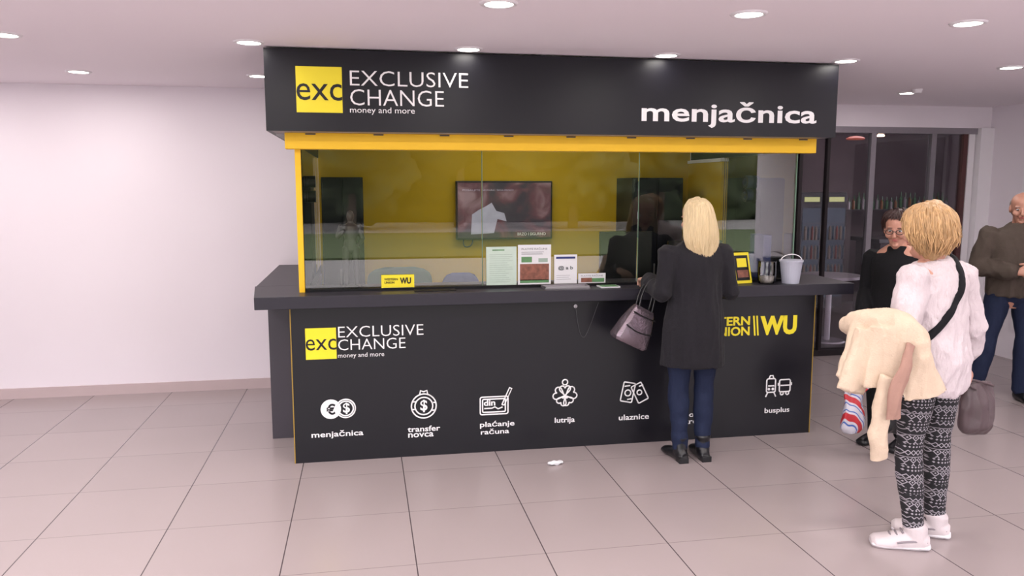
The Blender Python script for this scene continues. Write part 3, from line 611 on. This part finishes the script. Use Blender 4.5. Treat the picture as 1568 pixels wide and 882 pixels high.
hairvol(rows,HM,'hair',W,H_bl[0],sc=.96); strands('hair_strands',W,HM,rows,650,(165,375),[H_bl[0],H_bl[1],H_bl[0],H_bl[2]],.008,.0030,(.66,1.0),.15,3,sway=.14)
B=root('silver_handbag',(1.665,4.62,.85))
bm=bmesh.new(); R=T((1.640,4.64,.850))@Ry(26)@Rz(12)
v=[]
for z,w,d in [(-.130,.112,.05),(-.108,.125,.06),(0,.105,.052),(.09,.080,.034),(.115,.07,.02)]:
    v.append([bm.verts.new(R@V((x*w,y*d,z))) for x,y in [(-1,-.7),(-.8,-1),(.8,-1),(1,-.7),(1,.7),(.8,1),(-.8,1),(-1,.7)]])
for A,Bq in zip(v,v[1:]):
    for i in range(8): bm.faces.new([A[i],A[(i+1)%8],Bq[(i+1)%8],Bq[i]])
bm.faces.new(v[0][::-1]); bm.faces.new(v[-1]); o=finish(bm,'bag_body',M_silver,B,True,smooth=True,bevel=.006)
for yy in (-.02,.02):
    a=R@V((-.05,yy,.11)); b=R@V((.05,yy,.11)); c=V((1.752,4.66+yy,1.13))
    curve('handle_%s'%('a' if yy<0 else 'b'),[[tuple(a),tuple(lerp(a,c,.5)+V((-.03,0,.02))),tuple(c+V((-.02,0,.008))),tuple(c+V((.02,0,0))),tuple(lerp(b,c,.5)+V((.02,0,.0))),tuple(b)]],.006,M_boot,B,True,typ='NURBS')
curve('trim',[[tuple(R@V((x,-.060,z))) for x,z in [(-.10,-.02),(0,-.05),(.095,-.02)]],[tuple(R@V((x,-.045,z))) for x,z in [(-.085,.07),(0,.06),(.085,.07)]]],.004,M_boot,B,True,typ='NURBS')

# --- woman in the foreground (back to camera, turned a little left, coat on left arm)
W=root('woman_with_leggings',(2.58,3.22,0),math.radians(20))
J=dict(head=T((-.035,.045,1.50))@Rz(-6)@Rx(-6),shL=(-.165,0.01,1.29),shR=(.17,0.01,1.29),elL=(-.275,-.03,1.05),elR=(.25,-.035,1.05),wrL=(-.30,.10,1.03),wrR=(.31,.03,.85),
       hipL=(-.090,0,.84),hipR=(.090,0,.84),knL=(-.094,.025,.46),knR=(.125,.02,.46),anL=(-.068,-.01,.085),anR=(.145,.02,.085),ftL=(-.75,.75,0),ftR=(-.5,.8,0))
body(W,J,M_skin2,.03,handspec=[((-.30,.105,1.03),(-.1,1,.0),(-.3,0,1),1,1.1,.95),((.312,.03,.84),(.05,.05,-1),(1,0,.05),1,1.1,.95)],lg=-.014)
face_details(W,J['head'],H_go[2])
bm=bmesh.new(); y=lambda z:.03*max(0,z-.9)/.6
tube(bm,[(.0,-.005,.765,.182,.125),(.0,-.008,.80,.192,.135),(.0,-.01,.88,.195,.142),(.0,-.005,.97,.186,.132),(0,y(1.06),1.06,.178,.126),(0,y(1.16),1.16,.180,.130),(0,y(1.25),1.25,.178,.125),(0,y(1.32),1.31,.160,.104),(-.01,y(1.36),1.35,.105,.080),(-.015,y(1.38),1.368,.082,.070)],n=32,rnd=False)
arm(bm,J['shL'],J['elL'],(-.295,.08,1.03),.028,.010,.008); arm(bm,J['shR'],J['elR'],(.30,.02,.90),.028,.012,.008)
sw_=remesh(bm,'sweater',M_sweat,W,vox=.008,smooth=4,disp=folds(.014,8,9,.003,45,.010,14,9))
bm=bmesh.new(); tube(bm,[(.0,-.0,.80,.14,.10),(.0,-.005,.88,.16,.11)],n=24); leg(bm,J['hipL'],J['knL'],J['anL'],.002,.006,.011); leg(bm,J['hipR'],J['knR'],J['anR'],.002,.006,.011)
remesh(bm,'leggings',M_legg,W,vox=.006,smooth=2,disp=folds(.005,12,20))
for s in 'LR':
    bm=bmesh.new(); foot(bm,J['an'+s],J['ft'+s],.016); a=V(J['an'+s]); d=V(J['ft'+s]).normalized(); sd_=V((-d.y,d.x,0))
    tube(bm,[(a.x-d.x*.012,a.y-d.y*.012,.06,.048),(a.x-d.x*.01,a.y-d.y*.01,.105,.050)],n=18)
    remesh(bm,'sneaker_%s'%s,M_shoe,W,vox=.005,smooth=1)
    bm=bmesh.new()
    def P(f,z,ra,rb): q=a+d*f; return (q.x,q.y,z,ra,rb)
    tube(bm,[P(-.065,.018,.036,.018),P(-.02,.018,.046,.018),P(.06,.015,.048,.015),P(.13,.014,.056,.014),P(.18,.016,.046,.014)],side=sd_,n=20)
    finish(bm,'sole_%s'%s,M_sole,W,smooth=True)
    curve('laces_%s'%s,[[tuple(a+d*f+sd_*.028+V((0,0,z-a.z))),tuple(a+d*(f+.012)+V((0,0,z+.022-a.z))),tuple(a+d*f-sd_*.028+V((0,0,z-a.z)))] for f,z in [(.05,.078),(.075,.066),(.10,.056)]]+[[tuple(a-d*.055+sd_*sg*.03+V((0,0,.045-a.z))),tuple(a+d*.0+sd_*sg*.052+V((0,0,.06-a.z))),tuple(a+d*.08+sd_*sg*.056+V((0,0,.04-a.z)))] for sg in(-1,1)],.005,M_shoeg,W,typ='NURBS')
    bm=bmesh.new(); tube(bm,[(a.x,a.y,.10,.041),(a.x,a.y,.13,.042)],n=16); finish(bm,'sock_%s'%s,M_wht,W,smooth=True)
rows=[(.122,.02,.02,-.006),(.114,.056,.060,-.010),(.088,.084,.095,-.012),(.050,.098,.112,-.016),(.01,.102,.110,-.022),(-.03,.097,.098,-.032),(-.065,.080,.078,-.038),(-.095,.060,.058,-.038),(-.12,.045,.042,-.036)]
HM=J['head']@Rx(4)
hairvol(rows,HM,'hair',W,H_go[0],amp=.012,sc=.96)
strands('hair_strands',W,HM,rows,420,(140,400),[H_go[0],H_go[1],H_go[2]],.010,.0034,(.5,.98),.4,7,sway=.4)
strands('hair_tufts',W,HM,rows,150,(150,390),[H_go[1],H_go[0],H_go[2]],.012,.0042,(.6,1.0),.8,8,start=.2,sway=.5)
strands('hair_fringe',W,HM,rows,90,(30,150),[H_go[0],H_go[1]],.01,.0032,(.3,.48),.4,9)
bv=BVHTree.FromPolygons([v.co for v in sw_.data.vertices],[p.vertices for p in sw_.data.polygons])
pts=[]
for i in range(41):
    t=i/40
    if t<.15: o=V((.115-.01*t,.10-.9*t,1.52)); tgt=V((.105,.0-.2*t,1.25))
    else:
        u=(t-.15)/.85; az=math.radians(-58-112*u) ; z=1.335-.36*u
        o=V((.5*math.cos(az),.5*math.sin(az),z+.03)); tgt=V((0,0,z))
    h=bv.ray_cast(o,(tgt-o).normalized())
    if h[0] and h[0].length<10: pts.append((h[0],h[1]))
for _ in range(3):
    pts=[(((pts[max(0,i-1)][0]+p*2+pts[min(len(pts)-1,i+1)][0])/4),n_) for i,(p,n_) in enumerate(pts)]
bm=bmesh.new(); prev=None
for i,(p,n_) in enumerate(pts):
    a=pts[max(0,i-1)][0]; b=pts[min(len(pts)-1,i+1)][0]; t=(b-a).normalized(); w=t.cross(n_).normalized()
    ring=[bm.verts.new(p+n_*.002+w*.018),bm.verts.new(p+n_*.012+w*.014),bm.verts.new(p+n_*.012-w*.014),bm.verts.new(p+n_*.002-w*.018)]
    if prev:
        for q in range(3): bm.faces.new([prev[q],prev[q+1],ring[q+1],ring[q]])
    prev=ring
finish(bm,'shoulder_strap',M_strap,W,smooth=True)
# fleece coat draped over her left forearm
CT=root('winter_coat',(2.24,3.08,.9))
bm=bmesh.new()
tube(bm,[(2.20,3.30,1.06,.045,.05),(2.21,3.22,1.085,.05,.055),(2.25,3.14,1.10,.052,.055),(2.30,3.06,1.085,.052,.055),(2.35,3.01,1.03,.045,.045)],side=(0,1,0))
def panel(x,y,ztop,zbot,wt,wb,dx,dy=-.02,th=.03):
    n=5; P_=[]
    for i in range(n+1):
        t=i/n; P_.append((x+dx*t,y+dy*t,ztop+(zbot-ztop)*t,wt+(wb-wt)*t,th*(1.25-.45*t)))
    tube(bm,P_,n=22,k=2,rnd=False)
panel(2.20,3.20,1.07,.84,.050,.060,-.10,-.05)
panel(2.18,3.14,1.07,.80,.050,.065,-.075,-.02)
panel(2.22,3.10,1.09,.82,.055,.060,-.03,-.03)
panel(2.27,3.07,1.09,.80,.055,.060,.00,-.04)
panel(2.31,3.03,1.07,.77,.050,.060,.02,-.03)
panel(2.34,3.00,1.04,.785,.045,.060,.05,-.015)
panel(2.35,2.99,.98,.80,.045,.055,.08,-.01)
remesh(bm,'fleece_body',M_fleece,CT,True,vox=.007,smooth=4,disp=folds(.020,8,3,.0015,45,.009,15,1.8))
bm=bmesh.new(); tube(bm,[(2.23,3.02,.88,.050,.033),(2.205,3.03,.76,.047,.032),(2.20,3.04,.63,.044,.030),(2.215,3.05,.50,.040,.026)],n=20,rnd=False); remesh(bm,'sleeve',M_fleece,CT,True,vox=.006,smooth=2,disp=folds(.012,14,9,.001,50,.006,18,8))
bm=bmesh.new(); tube(bm,[(2.29,2.985,1.03,.020,.014),(2.262,2.975,.95,.028,.016),(2.225,2.975,.84,.038,.018),(2.225,2.985,.70,.036,.018)],n=16,rnd=False); remesh(bm,'suede_facing',M_suede,CT,True,vox=.005,smooth=1,disp=folds(.010,18,10,.0,40,.006,26,6))
def slouch(name,loc,w,d,h,m,strap_to,rz=0,ms=None):
    e=root(name,loc); bm=bmesh.new(); M=T(loc)@Rz(rz)
    tube(bm,[(0,0,0,w*.44,d*.45),(0,0,h*.15,w*.5,d*.5),(0,0,h*.55,w*.48,d*.46),(0,0,h*.85,w*.42,d*.3),(0,0,h,w*.38,d*.14)],n=28,M=M)
    remesh(bm,'bag_body',m,e,True,vox=.006,smooth=1,disp=folds(.012,12,10,0,40,.012,16,6))
    c=V(strap_to); sp_=[]
    for yy in(-.25,.25):
        a=M@V((-w*.3,yy*d,h*.95)); b=M@V((w*.3,yy*d,h*.95)); sp_.append([tuple(a),tuple(lerp(a,c,.5)+V((-.02,0,0))),tuple(c+V((-.01,0,.0))),tuple(c+V((.01,0,.0))),tuple(lerp(b,c,.5)+V((.02,0,0))),tuple(b)])
    curve('handles',sp_,.006,ms or m,e,True,typ='NURBS'); return e
hw=W.matrix_basis@V((.322,.035,.765))
slouch('brown_handbag',(3.00,3.40,.50),.25,.12,.22,M_brownbag,hw,20)
slouch('striped_shopping_bag',(2.88,3.56,.50),.24,.09,.20,M_plaid,hw,10)

# --- dark haired woman with glasses
W=root('woman_with_glasses',(3.385,4.58,0),math.radians(118)); W.scale=(.975,.975,.972)
J=dict(head=T((0,.05,1.475))@Rz(16)@Rx(-12),shL=(-.165,0,1.28),shR=(.165,0,1.28),elL=(-.22,.0,1.03),elR=(.22,-.02,1.03),wrL=(-.20,.17,.85),wrR=(.15,.16,.93),
       hipL=(-.085,0,.84),hipR=(.085,0,.84),knL=(-.09,.02,.46),knR=(.09,.02,.46),anL=(-.09,-.01,.08),anR=(.09,-.01,.08),ftL=(-.1,1,0),ftR=(.1,1,0))
body(W,J,M_skin2,.02,handspec=[((-.20,.175,.845),(0,.3,-.95),(-1,0,0),-1,.9,.93),((.14,.165,.925),(-.6,.7,-.2),(.3,.3,.8),-1,.6,.93)])
face_details(W,J['head'],H_dk[0])
HM=J['head']
sp_=[]
for s in(-1,1):
    sp_.append([tuple(HM@V((s*.031+.022*math.cos(a),.100,.0+.016*math.sin(a)))) for a in [2*math.pi*i/16 for i in range(17)]]); sp_.append([tuple(HM@V((s*.053,.099,.004))),tuple(HM@V((s*.074,.06,.004))),tuple(HM@V((s*.079,-.01,.002)))])
sp_.append([tuple(HM@V((-.009,.101,.003))),tuple(HM@V((.009,.101,.003)))]); curve('glasses',sp_,.0022,M_boot,W)
bm=bmesh.new(); tube(bm,[(0,0,.72,.185,.135),(0,0,.85,.185,.14),(0,0,.98,.175,.135),(0,.0,1.10,.17,.135),(0,.01,1.22,.175,.135),(0,.01,1.29,.160,.105),(0,.012,1.335,.10,.08),(0,.012,1.36,.075,.07)],n=28,rnd=False)
arm(bm,J['shL'],J['elL'],J['wrL'],.018,.006,.006); arm(bm,J['shR'],J['elR'],J['wrR'],.018,.006,.006); remesh(bm,'cardigan',M_bclo,W,vox=.009,smooth=4,disp=folds(.009,9,5))
bm=bmesh.new(); leg(bm,J['hipL'],J['knL'],J['anL'],.01,.016,.022); leg(bm,J['hipR'],J['knR'],J['anR'],.01,.016,.022); remesh(bm,'trousers',M_bclo,W,vox=.008,smooth=3)
bm=bmesh.new(); foot(bm,J['anL'],J['ftL'],.008); foot(bm,J['anR'],J['ftR'],.008); remesh(bm,'shoes',M_boot,W,vox=.006,smooth=1)
rows=[(.122,.02,.02,-.018),(.112,.058,.066,-.018),(.085,.084,.096,-.022),(.045,.092,.100,-.032),(.005,.092,.086,-.046),(-.035,.086,.074,-.054),(-.07,.070,.055,-.058),(-.09,.045,.035,-.06)]
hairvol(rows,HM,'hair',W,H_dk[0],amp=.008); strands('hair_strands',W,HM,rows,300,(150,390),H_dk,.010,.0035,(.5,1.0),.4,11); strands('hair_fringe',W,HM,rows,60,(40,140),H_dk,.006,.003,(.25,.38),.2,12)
hw=W.matrix_basis@V((-.2,.205,.76))
slouch('black_handbag',(3.19,4.28,.22),.24,.12,.25,M_boot,hw,10)
slouch('striped_shopping_bag',(2.97,4.37,.20),.15,.10,.24,M_plaid,hw,0)

# --- man at right
W=root('man_in_jacket',(5.02,5.42,0),math.radians(160))
J=dict(head=T((0,.045,1.535))@Rz(-18)@Rx(-12),shL=(-.185,0,1.33),shR=(.185,0,1.33),elL=(-.275,.02,1.08),elR=(.275,.02,1.08),wrL=(-.07,.215,1.07),wrR=(.07,.215,1.05),
       hipL=(-.09,0,.86),hipR=(.09,0,.86),knL=(-.11,.04,.47),knR=(.17,.02,.47),anL=(-.12,-.0,.08),anR=(.24,.0,.08),ftL=(-.2,1,0),ftR=(.3,1,0))
body(W,J,M_skin2,.02,.02,handspec=[((-.06,.22,1.07),(1,.35,-.1),(.1,.9,.3),1,.9,1.05),((.06,.225,1.05),(-1,.5,.1),(-.1,.9,.3),-1,.9,1.05)])
face_details(W,J['head'],M_gh)
bm=bmesh.new(); tube(bm,[(0,0,.84,.19,.14),(0,0,.90,.20,.15),(0,0,1.0,.20,.16),(0,.0,1.12,.20,.155),(0,.01,1.24,.205,.145),(0,.01,1.33,.185,.115),(0,.012,1.375,.115,.09),(0,.012,1.42,.085,.08)],n=28,rnd=False)
arm(bm,J['shL'],J['elL'],(-.09,.20,1.07),.030,.010,.006); arm(bm,J['shR'],J['elR'],(.09,.20,1.05),.030,.010,.006); remesh(bm,'jacket',M_olive,W,vox=.009,smooth=4,disp=folds(.016,9,6,0,40,.010,14,6))
bm=bmesh.new(); tube(bm,[(0,0,.82,.155,.115),(0,0,.9,.16,.12)],n=24); leg(bm,J['hipL'],J['knL'],J['anL'],.014,.026,.03); leg(bm,J['hipR'],J['knR'],J['anR'],.014,.026,.03); remesh(bm,'trousers',M_jean,W,vox=.008,smooth=3,disp=folds(.008,10,12))
bm=bmesh.new(); foot(bm,J['anL'],J['ftL'],.013); foot(bm,J['anR'],J['ftR'],.013); remesh(bm,'shoes',M_boot,W,vox=.006,smooth=1)
rows=[(.03,.079,.09,-.02),(.0,.080,.088,-.026),(-.03,.074,.078,-.034),(-.06,.060,.062,-.040)]
HMm=J['head']; bm=bmesh.new(); tube(bm,[(0,yo,dz,rx,ry*.92) for dz,rx,ry,yo in rows],n=28,k=3,M=HMm@T((0,-.018,0))); remesh(bm,'hair',M_gh,W,vox=.006,smooth=2,disp=folds(.005,40,40))

# ------------------------------------------------------------------ outside (behind the camera)
box('ground_outside',(-40,-60,-.12),(40,-2.0,-.02),mat('pavement',(.30,.28,.28),.8,var=.1,scale=3))
box('lawn_strip',(-40,-19,-.02),(40,-9,.03),mat('grass',(.07,.10,.035),.9,var=.4,scale=9))
M_leaf=mat('foliage',(.045,.062,.028),.9,var=.7,scale=3,bump=1,bscale=8); M_bark=mat('bark',(.10,.07,.05),.9)
for i,(x,yy,h) in enumerate([(-15,-24,7),(-10,-22,6.5),(-5,-25,8),(-.5,-22,6.5),(4,-24,7.5),(8.5,-22,7),(13,-24,7)]):
    t=root('street_tree',(x,yy,0)); bm=bmesh.new(); tube(bm,[(0,0,-.02,.22),(.1,0,h*.35,.16),(0,.1,h*.6,.1)],n=12); finish(bm,'trunk',M_bark,t,smooth=True)
    bm=bmesh.new(); rn=random.Random(i)
    for k_ in range(10): sph(bm,(rn.uniform(-1.6,1.6),rn.uniform(-1.2,1.2),h*.55+rn.uniform(-1.6,2.0)),rn.uniform(1.2,1.8),u=14,v=10)
    remesh(bm,'crown',M_leaf,t,vox=.22,smooth=1,disp=folds(.6,1.6,1.6,.2,5))
hd=root('sky_blocking_hedge',(0,-29,0)); bm=bmesh.new()  # unseen belt added behind the trees, blocks bright sky gaps in the glass reflections
for i in range(26): sph(bm,(-32+i*2.5,-29+random.uniform(-.4,.4),2.0),(2.1,1.3,2.2+random.uniform(-.3,1.2)),u=12,v=8)
remesh(bm,'foliage',M_leaf,hd,True,vox=.3,smooth=0,disp=folds(.5,1.3,1.3,.2,4))

# ------------------------------------------------------------------ world & camera
w=D.worlds.new('daylight'); S.world=w; w.use_nodes=True; bg=w.node_tree.nodes['Background']; bg.inputs[0].default_value=(.97,.94,.98,1); bg.inputs[1].default_value=6.4
cam=D.cameras.new('camera'); cam.sensor_width=36; cam.lens=36*1222/1568; cam.clip_start=.05; co=D.objects.new('camera',cam); col0.objects.link(co)
co.location=(0,0,1.70); co.rotation_euler=(math.radians(90-7.27),0,math.radians(-10.5)); S.camera=co
